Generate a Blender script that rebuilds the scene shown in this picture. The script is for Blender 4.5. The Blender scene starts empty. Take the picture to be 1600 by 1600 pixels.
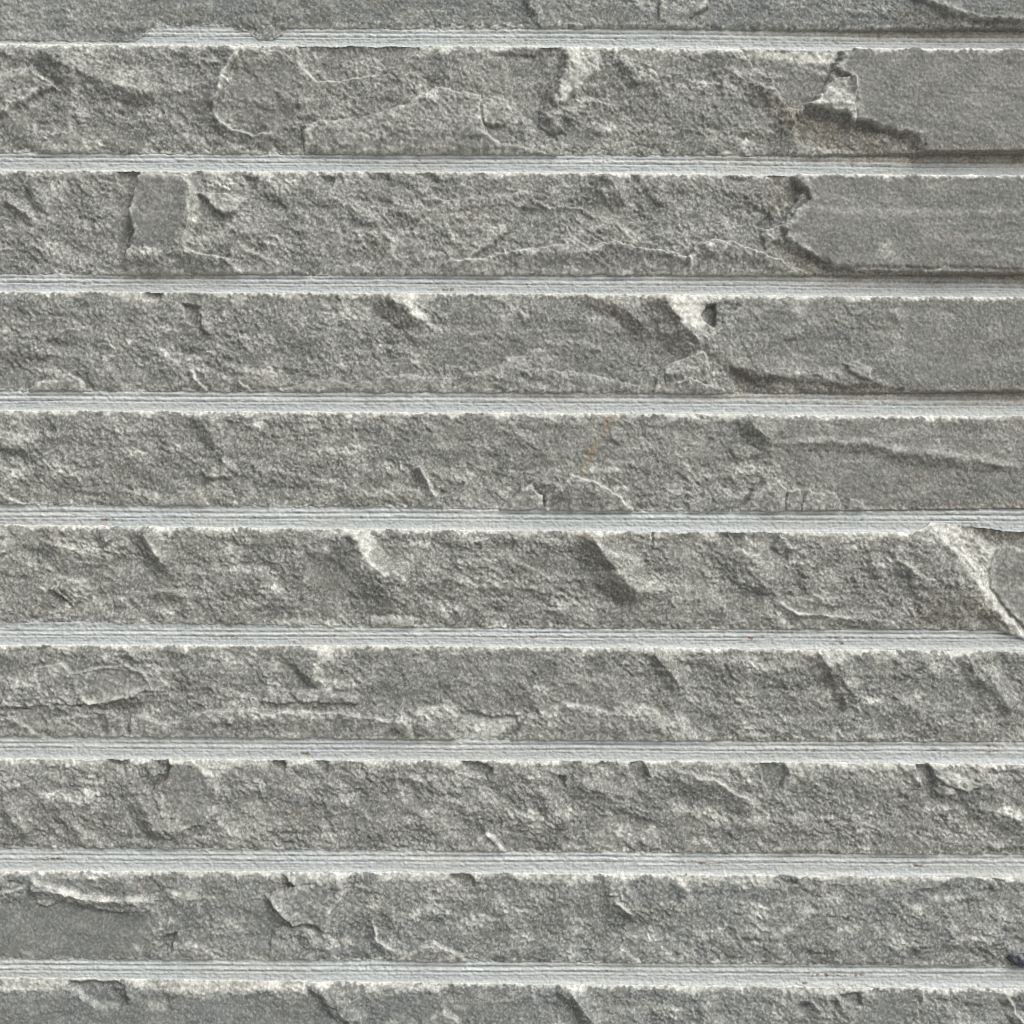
import bpy, math
import numpy as np

# ---------------------------------------------------------------- camera, sky, sun
S = 0.00016            # metres per unit: the wall is laid out in units of 0.16 mm
DIST = 1900.0          # camera distance from the face of the wall, in units
CX, CY = 800.0, 800.0  # point of the wall the camera looks at (x to the right, y downwards)
BASE = 1.20            # height of the camera above the ground, in metres

scene = bpy.context.scene
cam_d = bpy.data.cameras.new('camera')
cam = bpy.data.objects.new('camera', cam_d)
scene.collection.objects.link(cam)
scene.camera = cam
cam_d.sensor_width = 36.0
cam_d.sensor_height = 36.0
cam_d.sensor_fit = 'HORIZONTAL'
cam_d.lens = 36.0 * DIST / 1600.0
cam_d.clip_start = 0.01
cam_d.clip_end = 100.0
ZC = BASE
cam.location = (0.0, -DIST * S, ZC)
cam.rotation_euler = (math.radians(90), 0, 0)

SUN_EL, SUN_AZ = 45.0, 136.0     # high, from the right, in front of the wall (azimuth from +Y towards +X)
world = bpy.data.worlds.new('World')
scene.world = world
world.use_nodes = True
nt = world.node_tree
nt.nodes.clear()
wo = nt.nodes.new('ShaderNodeOutputWorld')
bg = nt.nodes.new('ShaderNodeBackground')
sky = nt.nodes.new('ShaderNodeTexSky')
sky.sky_type = 'NISHITA'
sky.sun_disc = False
sky.sun_elevation = math.radians(SUN_EL)
sky.sun_rotation = math.radians(SUN_AZ)
sky.air_density = 1.0
sky.dust_density = 4.0
sky.ozone_density = 1.0
hs = nt.nodes.new('ShaderNodeHueSaturation')     # an overcast sky: little colour left in it
hs.inputs['Saturation'].default_value = 0.22
nt.links.new(sky.outputs[0], hs.inputs['Color'])
nt.links.new(hs.outputs[0], bg.inputs['Color'])
bg.inputs['Strength'].default_value = 0.072
nt.links.new(bg.outputs[0], wo.inputs['Surface'])

sun_d = bpy.data.lights.new('sun', 'SUN')
sun_d.energy = 1.5
sun_d.angle = math.radians(48)
sun_d.color = (1.0, 0.975, 0.935)
sun = bpy.data.objects.new('sun', sun_d)
scene.collection.objects.link(sun)
el, az = math.radians(SUN_EL), math.radians(SUN_AZ)
from mathutils import Vector
to_sun = Vector((math.sin(az) * math.cos(el), math.cos(az) * math.cos(el), math.sin(el)))
sun.rotation_euler = to_sun.to_track_quat('Z', 'Y').to_euler()

scene.view_settings.view_transform = 'Standard'
scene.view_settings.look = 'None'
scene.view_settings.gamma = 1.0
scene.view_settings.exposure = 0.98
scene.view_settings.use_curve_mapping = False
scene.cycles.use_denoising = True
scene.cycles.filter_width = 1.1

# ---------------------------------------------------------------- noise
F = np.float32


def hash2(ix, iy, seed):
    h = (ix.astype(np.uint32) * np.uint32(374761393) + iy.astype(np.uint32) * np.uint32(668265263)
         + np.uint32((seed * 2246822519) & 0xffffffff))
    h = (h ^ (h >> np.uint32(13))) * np.uint32(1274126177)
    h = (h ^ (h >> np.uint32(16))) * np.uint32(2654435761)
    return h ^ (h >> np.uint32(15))


def pn(x, y, seed):
    """gradient noise, about -1..1"""
    x = np.asarray(x, F) + F(5000); y = np.asarray(y, F) + F(5000)
    fx = np.floor(x); fy = np.floor(y)
    ix = fx.astype(np.int64); iy = fy.astype(np.int64)
    dx = x - fx; dy = y - fy
    u = dx * dx * dx * (dx * (dx * 6 - 15) + 10)
    v = dy * dy * dy * (dy * (dy * 6 - 15) + 10)

    def g(i, j):
        a = hash2(ix + i, iy + j, seed).astype(F) * F(2 * math.pi / 4294967296.0)
        return np.cos(a) * (dx - i) + np.sin(a) * (dy - j)
    a = g(0, 0); b = g(1, 0); c = g(0, 1); d = g(1, 1)
    a = a + (b - a) * u
    c = c + (d - c) * u
    return (a + (c - a) * v) * F(1.5)


def fbm(x, y, seed, octs=3):
    r = 0; a = 1.0; t = 0
    for o in range(octs):
        r = r + a * pn(x * 2 ** o, y * 2 ** o, seed + 17 * o); t += a; a *= .5
    return r / t * 1.3


def facets(x, y, seed, tilt):
    """broken plates: every cell has its own level and lean; plate edges are short ramps"""
    ix = np.floor(x).astype(np.int64); iy = np.floor(y).astype(np.int64)
    f1 = np.full(x.shape, 9., F); f2 = np.full(x.shape, 9., F); h1 = np.zeros(x.shape, F); h2 = np.zeros(x.shape, F)
    for i in (-1, 0, 1):
        for j in (-1, 0, 1):
            cx = ix + i + 7000; cy = iy + j + 7000
            k = F(1 / 4294967296.0)
            px = (ix + i) + hash2(cx, cy, seed).astype(F) * k; py = (iy + j) + hash2(cx, cy, seed + 1).astype(F) * k
            dx = x - px; dy = y - py
            d = np.hypot(dx, dy)
            hh = (hash2(cx, cy, seed + 2).astype(F) * k - .5) * 2 + tilt * ((hash2(cx, cy, seed + 3).astype(F) * k - .5) * dx + (hash2(cx, cy, seed + 4).astype(F) * k - .5) * dy)
            n1 = d < f1
            n2 = (~n1) & (d < f2)
            f2 = np.where(n1, f1, np.where(n2, d, f2)); h2 = np.where(n1, h1, np.where(n2, hh, h2))
            f1 = np.where(n1, d, f1); h1 = np.where(n1, hh, h1)
    t = .5 + .5 * np.clip((f2 - f1) / .09, 0, 1)
    return h2 + (h1 - h2) * t


def sst(a, b, x):
    t = np.clip((x - a) / (b - a), 0, 1)
    return t * t * (3 - 2 * t)


# ---------------------------------------------------------------- shape primitives (distances in units)
def polydist(x, y, pts, closed):
    """distance to a polyline; sign + below / left of travel (y runs down); arc parameter"""
    best = np.full(x.shape, 1e9, F); sg = np.ones(x.shape, F); par = np.zeros(x.shape, F)
    inside = np.zeros(x.shape, bool)
    n = len(pts); m = n if closed else n - 1
    L = [math.dist(pts[i], pts[(i + 1) % n]) for i in range(m)]; tot = sum(L) + 1e-6; acc = 0
    for i in range(m):
        x0, y0 = pts[i]; x1, y1 = pts[(i + 1) % n]
        ex, ey = x1 - x0, y1 - y0
        l2 = ex * ex + ey * ey + 1e-9
        t = np.clip(((x - x0) * ex + (y - y0) * ey) / l2, 0, 1)
        d = np.hypot(x - x0 - t * ex, y - y0 - t * ey)
        k = d < best
        best = np.where(k, d, best)
        if closed:
            if y0 != y1:
                c = ((y0 > y) != (y1 > y)) & (x < (x1 - x0) * (y - y0) / (y1 - y0) + x0)
                inside ^= c
        else:
            sg = np.where(k, np.where(ex * (y - y0) - ey * (x - x0) >= 0, 1, -1), sg)
            par = np.where(k, (acc + t * L[i]) / tot, par)
        acc += L[i]
    if closed:
        return np.where(inside, best, -best), None
    return best * sg, par


def window(X, Y, pts, pad):
    """columns / rows of the grid that a shape can touch"""
    xs = [p[0] for p in pts]; ys = [p[1] for p in pts]
    c = np.where((X[0] > min(xs) - pad) & (X[0] < max(xs) + pad))[0]
    if len(c) == 0:
        return None
    r = np.where((Y.max(1) > min(ys) - pad) & (Y.min(1) < max(ys) + pad))[0]
    if len(r) == 0:
        return None
    return slice(r[0], r[-1] + 1), slice(c[0], c[-1] + 1)


#   P points, height, edge softness            a plate (or, negative, a spall) with a broken edge
#   R points, height, width above, width below a crest; below = left for lines drawn downwards
#   G x, y, rx, ry, height                     a knob or a pit
#   W points, strength, softness               bruised, powdery white stone (area)
#   L points, strength, width                  the same along a line
#   B points, strength, softness               brown stain, and shade painted on dark faces and hollows (area)
#   O points, strength, width                  rust along a line
#   M points, strength, softness               an area that split smooth
STRIPS = []


def strip(name, label, top, bot, tone, rough, feats):
    STRIPS.append((name, label, top, bot, tone, rough, feats))


strip('A', 'smooth blue-grey split stone strip cut off by the upper edge of the picture',
      [(-400, -105), (1900, -80)],
      [(-400, 60), (0, 62), (150, 63), (208, 64), (226, 52), (236, 43), (260, 40), (340, 37), (362, 42), (384, 48), (398, 60), (425, 62), (441, 52), (448, 42), (520, 43), (800, 43), (1060, 43), (1300, 44), (1600, 43), (1900, 42)],
      .9, .62, [
    ('P', [(-400, 38), (60, 40), (140, 44), (205, 46), (228, 44), (222, 70), (-400, 70)], -2.2, 10),
    ('P', [(384, 44), (400, 46), (445, 40), (448, 66), (384, 66)], -1.6, 4),
    ('R', [(440, 42), (480, 22), (528, -4)], 4, 4, 26),
    ('P', [(1030, -20), (1115, -20), (1105, 14), (1085, 22), (1074, 26), (1082, 36), (1094, 44), (1030, 44)], 6, 2.5),
    ('P', [(800, -10), (822, -2), (830, 20), (845, 44), (1030, 44), (1030, -20)], 3, 5),
    ('R', [(820, -4), (826, 14), (838, 34)], 4, 20, 7),
    ('P', [(1405, -30), (1432, -2), (1458, 14), (1500, 28), (1530, 34), (1700, 37), (1900, 38), (1900, -90), (1400, -90)], 10, 5),
    ('B', [(1400, 10), (1440, 16), (1500, 30), (1620, 36), (1620, 48), (1400, 46)], .7, 8),
    ('M', [(1430, -50), (1460, 10), (1520, 30), (1900, 36), (1900, -50)], .8, 8),
    ('M', [(-100, -50), (760, -50), (760, 28), (-100, 28)], .35, 20),
    ('M', [(1090, 8), (1280, 8), (1300, 44), (1100, 44)], .5, 10),
    ('W', [(0, 28), (60, 32), (75, 45), (40, 60), (0, 62)], .45, 10),
    ('W', [(1040, 12), (1072, 10), (1070, 28), (1094, 42), (1040, 42)], .5, 6),
    ('W', [(448, 36), (620, 40), (660, 44), (448, 44)], .5, 3),
])
strip('B', 'broad grey split stone strip with a white triangular flake near its right end',
      [(-400, 68), (0, 69), (400, 71), (800, 72), (1080, 75), (1600, 78), (1900, 79)],
      [(-400, 237), (0, 238), (400, 240), (800, 241), (1080, 241), (1350, 239), (1600, 237), (1900, 236)],
      .25, .95, [
    ('P', [(-40, 121), (0, 119), (50, 107), (70, 124), (90, 138), (62, 144), (42, 160), (12, 178), (-40, 182)], 6, 3),
    ('R', [(58, 76), (105, 106), (190, 138), (250, 150)], 8, 40, 34),
    ('R', [(230, 200), (262, 180), (270, 160)], 3, 20, 16),
    ('P', [(60, 240), (75, 218), (110, 200), (135, 225), (140, 240)], 4, 3),
    ('R', [(379, 72), (357, 106), (346, 138), (332, 176)], 9, 3.5, 46),
    ('L', [(379, 72), (357, 106), (346, 138), (332, 176)], .9, 4),
    ('R', [(333, 178), (360, 203), (398, 213), (428, 209)], 6, 4, 18),
    ('L', [(333, 178), (345, 190), (360, 203), (398, 213), (428, 209)], .7, 4),
    ('P', [(462, 68), (469, 108), (490, 124), (530, 128), (585, 116), (642, 94), (660, 68)], -5, 3),
    ('L', [(469, 106), (490, 124), (530, 128), (582, 117)], .8, 3.5),
    ('P', [(478, 244), (474, 196), (500, 191), (560, 188), (610, 172), (640, 162), (662, 148), (680, 137), (700, 140), (715, 144), (750, 152), (752, 172), (756, 206), (774, 224), (830, 234), (872, 246)], 7, 2.5),
    ('P', [(752, 158), (768, 153), (788, 156), (800, 172), (796, 192), (778, 200), (758, 196), (754, 176)], 5, 2.5),
    ('P', [(766, 84), (786, 90), (796, 135), (802, 170), (830, 196), (868, 218), (850, 186), (845, 165), (868, 120), (884, 66), (846, 64), (838, 84), (800, 80)], -5.5, 6),
    ('R', [(884, 68), (878, 100), (862, 132), (848, 160)], 5, 30, 24),
    ('P', [(884, 62), (912, 64), (938, 92), (930, 116), (902, 140), (872, 168), (862, 155), (882, 110)], 5, 4),
    ('W', [(884, 66), (914, 68), (938, 92), (930, 116), (905, 140), (880, 160), (872, 145), (888, 110)], .85, 8),
    ('G', 905, 82, 9, 12, -5),
    ('P', [(845, 180), (862, 176), (880, 205), (862, 212), (846, 196)], 4, 3),
    ('W', [(752, 196), (775, 204), (782, 220), (830, 232), (770, 226), (756, 210)], .5, 4),
    ('P', [(1158, 76), (1312, 76), (1314, 86), (1300, 112), (1275, 158), (1246, 172), (1216, 156), (1208, 122), (1182, 108)], -7, 3),
    ('L', [(1162, 80), (1181, 105), (1206, 116), (1230, 117)], .8, 3.5),
    ('L', [(1240, 90), (1262, 106), (1300, 114)], .7, 4),
    ('P', [(1320, 60), (1318, 84), (1303, 108), (1326, 120), (1336, 150), (1335, 186), (1372, 202), (1430, 214), (1438, 248), (1900, 248), (1900, 60)], 7.7, 3.5),
    ('P', [(1260, 167), (1285, 140), (1298, 127), (1318, 124), (1336, 121), (1334, 192), (1318, 176), (1282, 170)], 8, 2),
    ('W', [(1264, 165), (1298, 132), (1334, 123), (1334, 190), (1316, 176)], .8, 4),
    ('R', [(1170, 132), (1208, 146), (1232, 172), (1246, 204)], 7, 9, 30),
    ('P', [(1236, 182), (1262, 168), (1330, 190), (1430, 214), (1438, 236), (1380, 244), (1250, 226)], -8, 7),
    ('B', [(1160, 140), (1210, 150), (1262, 170), (1330, 190), (1440, 214), (1440, 246), (1300, 236), (1240, 210)], .75, 10),
    ('B', [(1440, 226), (1900, 226), (1900, 246), (1440, 246)], .55, 6),
    ('M', [(1330, 60), (1330, 130), (1340, 195), (1440, 212), (1440, 246), (1900, 246), (1900, 60)], .92, 6),
    ('M', [(1220, 95), (1300, 90), (1270, 160), (1225, 150)], .7, 6),
    ('M', [(370, 95), (460, 95), (460, 195), (350, 190)], .55, 10),
    ('M', [(500, 192), (650, 170), (740, 160), (745, 236), (500, 236)], .35, 10),
    ('W', [(1140, 76), (1310, 76), (1305, 98), (1240, 96), (1180, 88)], 1.0, 6),
    ('W', [(1480, 158), (1570, 156), (1570, 166), (1480, 168)], .22, 8),
])
strip('C', 'grey split stone strip with a smooth square flake at left and a pointed plate at right',
      [(-400, 264), (0, 266), (560, 268), (1080, 271), (1600, 276), (1900, 278)],
      [(-400, 426), (0, 427), (180, 429), (400, 428), (560, 430), (1080, 429), (1600, 427), (1900, 427)],
      .3, 1.0, [
    ('P', [(184, 262), (216, 262), (218, 284), (212, 300), (196, 300), (186, 284)], -10, 4),
    ('P', [(213, 284), (214, 306), (203, 332), (210, 362), (202, 392), (195, 430), (380, 430), (352, 402), (300, 396), (290, 386), (301, 345), (304, 300), (290, 274), (225, 270)], 10, 2.2),
    ('R', [(200, 300), (202, 360), (192, 425)], -5, 6, 22),
    ('R', [(298, 276), (303, 300), (302, 330), (294, 366), (282, 392)], 3, 15, 30),
    ('L', [(292, 274), (308, 300), (308, 330), (302, 362), (288, 390)], .8, 7),
    ('M', [(216, 278), (296, 278), (296, 345), (286, 384), (210, 384)], .9, 5),
    ('P', [(312, 302), (350, 303), (386, 310), (375, 330), (352, 341), (336, 326)], 6, 2),
    ('W', [(350, 304), (385, 312), (372, 328), (352, 338)], .5, 5),
    ('P', [(380, 277), (405, 277), (400, 296), (388, 298)], -6, 3),
    ('P', [(505, 276), (524, 276), (518, 292), (508, 290)], -6, 3),
    ('G', 392, 366, 20, 14, 6), ('W', [(365, 372), (392, 350), (412, 372), (400, 384), (372, 396)], .55, 8),
    ('P', [(345, 430), (358, 394), (378, 384), (420, 404), (480, 426), (480, 430)], 4, 2.5),
    ('R', [(10, 312), (38, 333), (56, 346)], 6, 14, 12), ('W', [(20, 318), (48, 330), (52, 346), (30, 336)], .4, 6),
    ('R', [(44, 280), (62, 316), (78, 340)], 4, 20, 12),
    ('P', [(690, 314), (655, 350), (640, 365), (600, 400), (578, 430), (700, 430), (800, 360), (830, 300)], 4, 2.5),
    ('P', [(515, 432), (522, 416), (560, 414), (585, 430)], 4, 2),
    ('P', [(688, 434), (694, 411), (758, 403), (820, 390), (880, 382), (903, 377), (918, 388), (955, 380), (980, 384), (1010, 390), (1050, 396), (1076, 402), (1084, 434)], 6.5, 2),
    ('L', [(696, 411), (758, 403), (820, 390), (880, 382), (903, 377)], .35, 3),
    ('R', [(945, 382), (985, 387), (1040, 397), (1078, 405)], 4, 4, 13),
    ('P', [(1074, 402), (1086, 385), (1113, 375), (1150, 381), (1200, 400), (1240, 415), (1270, 433), (1074, 433)], 7.5, 2),
    ('L', [(1086, 386), (1113, 377), (1150, 383), (1200, 401), (1240, 415)], .35, 3),
    ('P', [(1194, 266), (1230, 266), (1256, 297), (1226, 342), (1196, 359), (1184, 352), (1210, 324), (1224, 302)], -11, 3),
    ('P', [(1236, 262), (1246, 284), (1258, 298), (1266, 310), (1232, 344), (1220, 352), (1226, 372), (1262, 396), (1302, 418), (1340, 424), (1700, 436), (1900, 436), (1900, 262)], 8, 2),
    ('P', [(1188, 362), (1220, 351), (1216, 376), (1196, 388)], 4, 2),
    ('P', [(1212, 378), (1255, 395), (1304, 426), (1272, 432), (1212, 396)], -5, 4),
    ('B', [(1200, 380), (1255, 392), (1310, 420), (1900, 420), (1900, 434), (1260, 434)], .8, 6),
    ('B', [(1195, 266), (1232, 266), (1256, 297), (1200, 350)], .35, 8),
    ('M', [(1245, 270), (1262, 310), (1230, 350), (1232, 370), (1310, 418), (1900, 430), (1900, 262)], .92, 6),
    ('W', [(1268, 322), (1330, 326), (1600, 328), (1620, 336), (1330, 340), (1268, 330)], .33, 7),
    ('W', [(1450, 368), (1600, 370), (1600, 374), (1450, 374)], .2, 6),
    ('W', [(1372, 380), (1392, 378), (1392, 400), (1374, 400)], .55, 6),
    ('R', [(832, 316), (860, 326), (905, 326), (938, 342)], 4, 4, 26),
    ('R', [(940, 268), (955, 290), (978, 320)], 8, 22, 26),
    ('P', [(985, 272), (1000, 272), (998, 286), (988, 286)], -5, 3),
    ('P', [(572, 266), (606, 266), (612, 280), (590, 286), (574, 280)], -6, 4),
    ('P', [(648, 268), (676, 270), (690, 288), (668, 284)], -5, 4),
    ('P', [(1125, 274), (1180, 274), (1170, 284), (1132, 284)], -5, 4),
    ('W', [(560, 410), (590, 412), (596, 430), (560, 430)], .4, 6),
    ('G', 420, 350, 120, 50, 3), ('G', 100, 360, 60, 60, -3),
])
strip('D', 'grey split stone strip with two dark slanting gashes and a crushed white hollow',
      [(-400, 453), (0, 455), (560, 458), (1080, 460), (1600, 464), (1900, 466)],
      [(-400, 609), (0, 610), (560, 612), (1080, 614), (1350, 613), (1600, 611), (1900, 610)],
      .3, .95, [
    ('P', [(284, 474), (312, 480), (303, 507), (290, 497)], -7, 2.5), ('G', 300, 464, 16, 9, -6),
    ('P', [(316, 488), (328, 492), (330, 522), (318, 520)], 4, 3),
    ('R', [(28, 532), (60, 538), (92, 520), (126, 512)], 4, 4, 20),
    ('R', [(75, 560), (80, 535), (100, 520)], 3, 16, 14),
    ('P', [(38, 616), (54, 599), (85, 592), (100, 583), (122, 590), (138, 616)], 6, 2),
    ('L', [(54, 599), (85, 592), (100, 584), (122, 590), (136, 608)], .5, 3),
    ('P', [(134, 578), (180, 576), (195, 612), (150, 612)], 2.5, 3),
    ('R', [(299, 574), (307, 594), (326, 614)], 5, 3, 10), ('L', [(299, 574), (307, 594), (326, 614)], .7, 4),
    ('R', [(374, 597), (394, 614)], 4, 3, 9), ('L', [(374, 597), (394, 614)], .6, 3),
    ('P', [(430, 616), (466, 599), (520, 594), (560, 602), (600, 590), (624, 586), (690, 590), (706, 592), (706, 616)], 4, 2),
    ('P', [(706, 618), (707, 593), (728, 586), (773, 574), (790, 560), (815, 555), (830, 576), (900, 582), (1000, 602), (1000, 618)], 3.5, 1.5),
    ('W', [(775, 572), (800, 556), (822, 560), (826, 580), (808, 582)], .55, 6),
    ('R', [(600, 452), (622, 474), (642, 490), (668, 510)], 11, 30, 34),
    ('W', [(602, 456), (652, 456), (650, 474), (664, 490), (674, 510), (656, 506), (628, 478)], .9, 5),
    ('B', [(575, 456), (600, 456), (645, 500), (630, 520), (600, 495)], .5, 8),
    ('G', 660, 488, 6, 8, -5),
    ('R', [(908, 458), (960, 474), (1018, 516)], 6, 30, 22), ('B', [(905, 458), (960, 468), (1030, 520), (1000, 525), (940, 490)], .55, 9),
    ('R', [(1034, 452), (1048, 486), (1066, 512), (1104, 546)], 13, 40, 42),
    ('W', [(1042, 456), (1100, 456), (1096, 478), (1106, 510), (1082, 516), (1060, 500)], .95, 5),
    ('P', [(1103, 478), (1119, 476), (1117, 510), (1104, 506), (1098, 494)], -9, 2),
    ('B', [(1000, 458), (1034, 458), (1062, 510), (1100, 545), (1080, 555), (1030, 520)], .4, 8),
    ('P', [(1020, 618), (1024, 590), (1036, 574), (1062, 562), (1100, 549), (1109, 576), (1106, 596), (1094, 601), (1080, 590), (1062, 602), (1052, 618)], 5, 1.4),
    ('P', [(1053, 618), (1058, 598), (1078, 591), (1096, 600), (1120, 602), (1140, 618)], 8, 1.4),
    ('L', [(1058, 598), (1078, 592), (1096, 600), (1122, 603)], .5, 3),
    ('R', [(1128, 548), (1150, 572), (1200, 588), (1300, 598), (1400, 607)], 4, 30, 18),
    ('P', [(1140, 574), (1175, 590), (1300, 600), (1410, 607), (1410, 618), (1150, 618)], -6, 5),
    ('B', [(1130, 560), (1175, 586), (1300, 596), (1420, 604), (1900, 602), (1900, 616), (1150, 616)], .6, 8),
    ('P', [(1319, 568), (1335, 565), (1360, 575), (1363, 594), (1346, 590), (1325, 580)], 5, 2), ('W', [(1320, 568), (1360, 575), (1362, 592)], .4, 5),
    ('W', [(1232, 460), (1270, 462), (1262, 490), (1246, 492), (1236, 476)], .5, 8), ('G', 1252, 476, 13, 9, -4),
    ('G', 1326, 514, 9, 10, 3), ('W', [(1386, 482), (1404, 486), (1414, 502), (1400, 500)], .35, 5), ('G', 1400, 492, 12, 8, 3),
    ('M', [(1150, 470), (1900, 470), (1900, 606), (1420, 606), (1300, 590), (1180, 570)], .6, 25),
    ('M', [(1400, 460), (1900, 460), (1900, 618), (1400, 618)], .9, 40),
    ('M', [(690, 480), (1000, 500), (1020, 600), (830, 590), (700, 570)], .45, 20),
    ('W', [(160, 456), (240, 456), (232, 466), (200, 470)], .6, 5), ('W', [(365, 460), (385, 462), (380, 486), (362, 480)], .5, 6),
    ('P', [(225, 452), (255, 454), (250, 470), (228, 468)], -6, 3), ('G', 60, 595, 80, 14, -2),
    ('G', 430, 560, 90, 36, -2),
])
strip('E', 'grey split stone strip crossed by a thin orange rust streak',
      [(-400, 640), (0, 641), (560, 644), (1080, 647), (1600, 650), (1900, 651)],
      [(-400, 786), (0, 788), (300, 790), (560, 792), (860, 797), (1080, 799), (1350, 797), (1600, 794), (1900, 793)],
      .2, .95, [
    ('R', [(-20, 680), (28, 688), (44, 706)], 7, 12, 24), ('W', [(0, 682), (28, 688), (40, 704), (0, 700)], .45, 7),
    ('R', [(40, 690), (80, 682), (130, 676)], 3, 8, 20),
    ('R', [(-10, 762), (14, 780), (46, 794)], 7, 4, 22), ('L', [(-10, 762), (14, 780), (46, 792)], .7, 5),
    ('R', [(302, 642), (324, 668), (342, 694)], 7, 30, 20), ('P', [(325, 646), (350, 646), (345, 672), (330, 668)], 3, 4),
    ('R', [(318, 744), (338, 731), (352, 712)], 5, 4, 22), ('P', [(318, 746), (345, 728), (352, 711), (372, 735), (360, 748)], 4, 2.5),
    ('P', [(232, 798), (280, 771), (310, 764), (326, 788), (332, 798)], 4, 2), ('W', [(282, 772), (310, 766), (326, 790), (290, 792)], .5, 4),
    ('R', [(376, 738), (420, 736), (480, 748), (530, 760)], 3, 6, 20),
    ('R', [(653, 725), (665, 745), (682, 782)], 9, 5, 18), ('L', [(655, 728), (665, 745), (681, 780)], .8, 5),
    ('P', [(640, 798), (650, 770), (690, 786), (700, 798)], 3, 2),
    ('G', 738, 764, 44, 18, -5), ('R', [(690, 745), (740, 738), (790, 750)], -2, 8, 10),
    ('P', [(778, 800), (800, 778), (814, 763), (830, 761), (846, 776), (850, 800)], 7, 1.8),
    ('P', [(850, 802), (852, 776), (870, 764), (894, 741), (928, 754), (950, 764), (972, 780), (1000, 804)], 9, 1.8),
    ('L', [(870, 764), (894, 742), (928, 755), (950, 765), (972, 781), (996, 798)], .55, 4),
    ('O', [(957, 640), (950, 660), (938, 686), (922, 712), (905, 746)], .62, 10),
    ('P', [(950, 671), (966, 669), (977, 686), (960, 689)], 1.3, 2),
    ('R', [(1160, 642), (1182, 673), (1212, 693)], 9, 28, 24),
    ('R', [(1208, 694), (1290, 690), (1360, 695), (1400, 706), (1500, 718), (1610, 734)], 4.2, 46, 16),
    ('L', [(1215, 688), (1290, 685), (1360, 690), (1400, 700), (1500, 712), (1610, 728)], .45, 9),
    ('W', [(1395, 695), (1415, 700), (1408, 710), (1394, 706)], .5, 4), ('W', [(1525, 706), (1550, 704), (1540, 716)], .4, 4),
    ('B', [(1180, 690), (1290, 692), (1400, 706), (1610, 730), (1610, 742), (1400, 716), (1250, 704)], .4, 7),
    ('P', [(1138, 700), (1150, 697), (1166, 695), (1192, 708), (1160, 719), (1148, 716)], 2, 2),
    ('P', [(1156, 804), (1174, 771), (1190, 760), (1204, 758), (1215, 750), (1226, 764), (1227, 804)], 7, 1.5),
    ('P', [(1228, 804), (1229, 766), (1250, 764), (1252, 804)], 6, 1.5),
    ('P', [(1253, 804), (1256, 770), (1264, 766), (1280, 771), (1302, 769), (1312, 784), (1314, 804)], 6.5, 1.5),
    ('P', [(1318, 804), (1328, 780), (1345, 784), (1354, 804)], 5, 1.5),
    ('L', [(1176, 771), (1204, 759), (1226, 766), (1264, 767), (1302, 770)], .5, 4),
    ('R', [(1176, 762), (1160, 790), (1152, 800)], -5, 6, 8),
    ('M', [(1200, 650), (1900, 650), (1900, 796), (1340, 796), (1220, 740)], .72, 20),
    ('M', [(560, 650), (1130, 650), (1130, 720), (900, 735), (700, 730)], .4, 20),
    ('W', [(820, 646), (880, 646), (870, 658), (835, 656)], .7, 4), ('W', [(552, 644), (574, 646), (568, 662), (556, 658)], .5, 5),
    ('B', [(1380, 784), (1900, 784), (1900, 798), (1380, 800)], .3, 5),
    ('W', [(0, 641), (60, 642), (40, 654), (0, 650)], .5, 5),
])
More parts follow.
